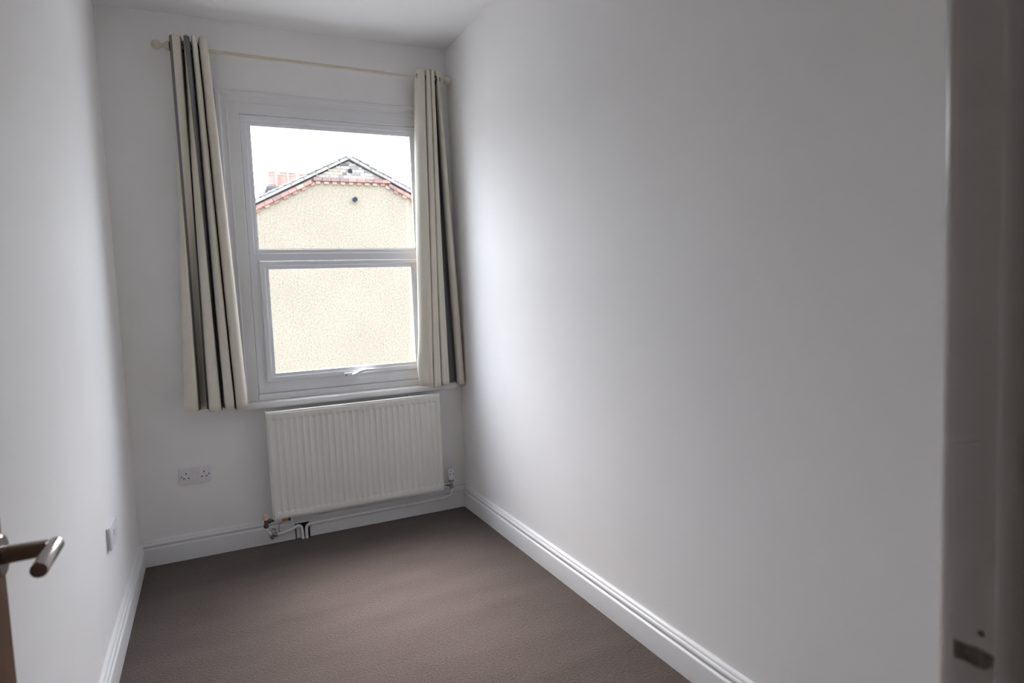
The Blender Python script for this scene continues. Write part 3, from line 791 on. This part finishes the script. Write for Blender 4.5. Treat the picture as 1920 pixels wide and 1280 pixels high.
# brick courses of the triangle
CH = 0.078; z = BZ + 0.098; row = 0
while z < AZ - 0.24:
    hw = (zl(AX, 0.15) - z - CH) / SL + 0.06
    x = AX - hw + (0.0 if row % 2 else -0.05)
    while x < AX + hw - 0.05:
        w = random.choice((0.215, 0.215, 0.103))
        x1 = min(x + w, AX + hw)
        if x1 - x > 0.05:
            piece('brick', (x + x1) / 2, z + CH / 2 - 0.005, x1 - x, CH - 0.012, YG - 0.020 - random.random() * 0.006, YG + 0.01, 0,
                  random.choice(BRICKS[:3] + [BRICKS[5]] * 4 + [BRICKS[0]] * 2 + [BRICKS[3], BRICKS[4]]), bed)
        x += w + 0.012
    z += CH; row += 1
# corbel bricks: horizontal run, then down both slopes; dentil headers below
def corbel(x, zc, ang, w, M): piece('corbel_brick', x, zc, w, 0.085, YG - 0.095, YG - 0.001, ang, M, house)
x = SHX0 - 0.02
while x < SHX1:
    corbel(x + 0.11, BZ + 0.045, 0, 0.21, random.choice([REDB[1], REDB[1], REDB[0]])); x += 0.218
x = SHX0 + 0.10; 
while x < SHX1 - 0.05:
    piece('dentil_brick', x, BZ - 0.035, 0.11, 0.065, YG - 0.055, YG - 0.001, 0, random.choice([REDB[0], REDB[2]]), house); x += 0.205
for sgn, sx0 in ((-1, SHX0 - 0.06), (1, SHX1 + 0.06)):
    x = sx0
    while abs(x - AX) < HALF - 0.15:
        corbel(x + sgn * 0.095, zl(x + sgn * 0.095, 0.225), -sgn * math.atan(SL), 0.205, random.choice([REDB[0], REDB[0], REDB[1], REDB[2]]))
        x += sgn * 0.212 * ca
    x = sx0 - sgn * 0.03
    while abs(x - AX) < HALF - 0.15:
        piece('dentil_brick', x, zl(x, 0.305), 0.11, 0.065, YG - 0.055, YG - 0.001, -sgn * math.atan(SL), random.choice([REDB[0], REDB[2], REDB[2]]), house)
        x += sgn * 0.222
# roof slabs and slates along the verge
for sgn in (-1, 1):
    bm = bmesh.new()
    L = HALF / ca + 0.15
    xs = [(0, -0.045), (sgn * (HALF + 0.13), -0.045 - SL * (HALF + 0.13)), (sgn * (HALF + 0.13), -0.115 - SL * (HALF + 0.13)), (0, -0.115)]
    a = [bm.verts.new((AX + dx, YG - 0.10, AZ + dz)) for dx, dz in xs]; b = [bm.verts.new((AX + dx, YG + 7.5, AZ + dz)) for dx, dz in xs]
    bm.faces.new(a); bm.faces.new(b)
    for i in range(4):
        j = (i + 1) % 4; bm.faces.new((a[i], a[j], b[j], b[i]))
    fin(bm, 'roof_slope', SLATE[0], house)
    d = 0.06
    while d < HALF / ca:
        x = AX + sgn * d * ca
        bm = bmesh.new(); bx(bm, -0.15, 0.15, -0.16, 0.35, -0.013, 0.013, 0.003, 1)
        ang = -sgn * (math.atan(SL) - 0.09)
        bmesh.ops.rotate(bm, verts=bm.verts[:], cent=(0, 0, 0), matrix=Matrix.Rotation(-ang, 3, 'Y'))
        bmesh.ops.translate(bm, verts=bm.verts[:], vec=(x, YG + random.uniform(-0.012, 0.012), zl(x, 0.015) + random.uniform(-0.005, 0.005)))
        fin(bm, 'verge_slate', random.choice(SLATE), house)
        d += 0.215
    d = 0.1
    while d < HALF / ca:
        x = AX + sgn * d * ca
        piece('verge_mortar', x, zl(x, 0.078), 0.33, 0.072, YG - 0.125, YG - 0.102, -sgn * math.atan(SL), random.choice([MORTAR, SLATE[1], SLATE[1]]), house)
        d += 0.34
lathe('ridge_tile', [(-0.17, 0.085), (-0.16, 0.10), (0.3, 0.10), (0.31, 0.085)], 'y', (AX, YG, AZ - 0.02), WHITEX, house, 20)
# dark flue in the render
lathe('flue_collar', [(-0.05, 0.060), (-0.035, 0.066), (-0.001, 0.066)], 'y', (2.200, YG, 3.890), WHITEX, house, 20)
lathe('flue_pipe', [(-0.15, 0.042), (-0.149, 0.058), (-0.04, 0.058)], 'y', (2.205, YG, 3.895), PIPEDK, house, 20)
lathe('flue_bracket', [(-0.06, 0.05), (-0.02, 0.06)], 'y', (AX + 0.02, YG, 4.62), PIPEDK, house, 8)
# mast on the ridge
tube('aerial_mast', [(2.14, YG + 0.25, AZ + 0.06), (2.14, YG + 0.25, AZ + 1.1)], 0.010, WHITEX, house, 8)
# chimney behind the roof with clay pots
YC = 16.0
chim = box('chimney_stack', 0.40, 1.72, YC - 0.25, YC + 0.55, 1.5, 4.55, BRICKS[0], house)
box('capping_slab', 0.345, 1.775, YC - 0.32, YC + 0.62, 4.55, 4.645, LEADM, chim, 0.015)
def pot(x, y, zt):
    z0 = 4.645; h = zt - z0
    lathe('chimney_pot', [(z0, 0.112), (z0 + 0.14 * h, 0.114), (z0 + 0.15 * h, 0.122), (z0 + 0.2 * h, 0.122), (z0 + 0.22 * h, 0.112), (z0 + 0.74 * h, 0.098), (z0 + 0.75 * h, 0.106),
                          (z0 + 0.81 * h, 0.106), (z0 + 0.82 * h, 0.097), (z0 + 0.93 * h, 0.095), (z0 + 0.94 * h, 0.108), (z0 + h, 0.108), (z0 + h, 0.085), (z0 + 0.85 * h, 0.08)], 'z', (x, y, 0), TERRA, chim, 24)
pot(0.53, YC, 5.095); pot(0.86, YC, 5.095); pot(1.10, YC, 5.085); pot(1.40, YC, 5.06); pot(0.80, YC + 0.35, 5.08)
# ground outside
struct(box('ground', -40, 44, 0.26, 60, -6.2, -6.0, GROUNDM), 'yard ground between the houses')
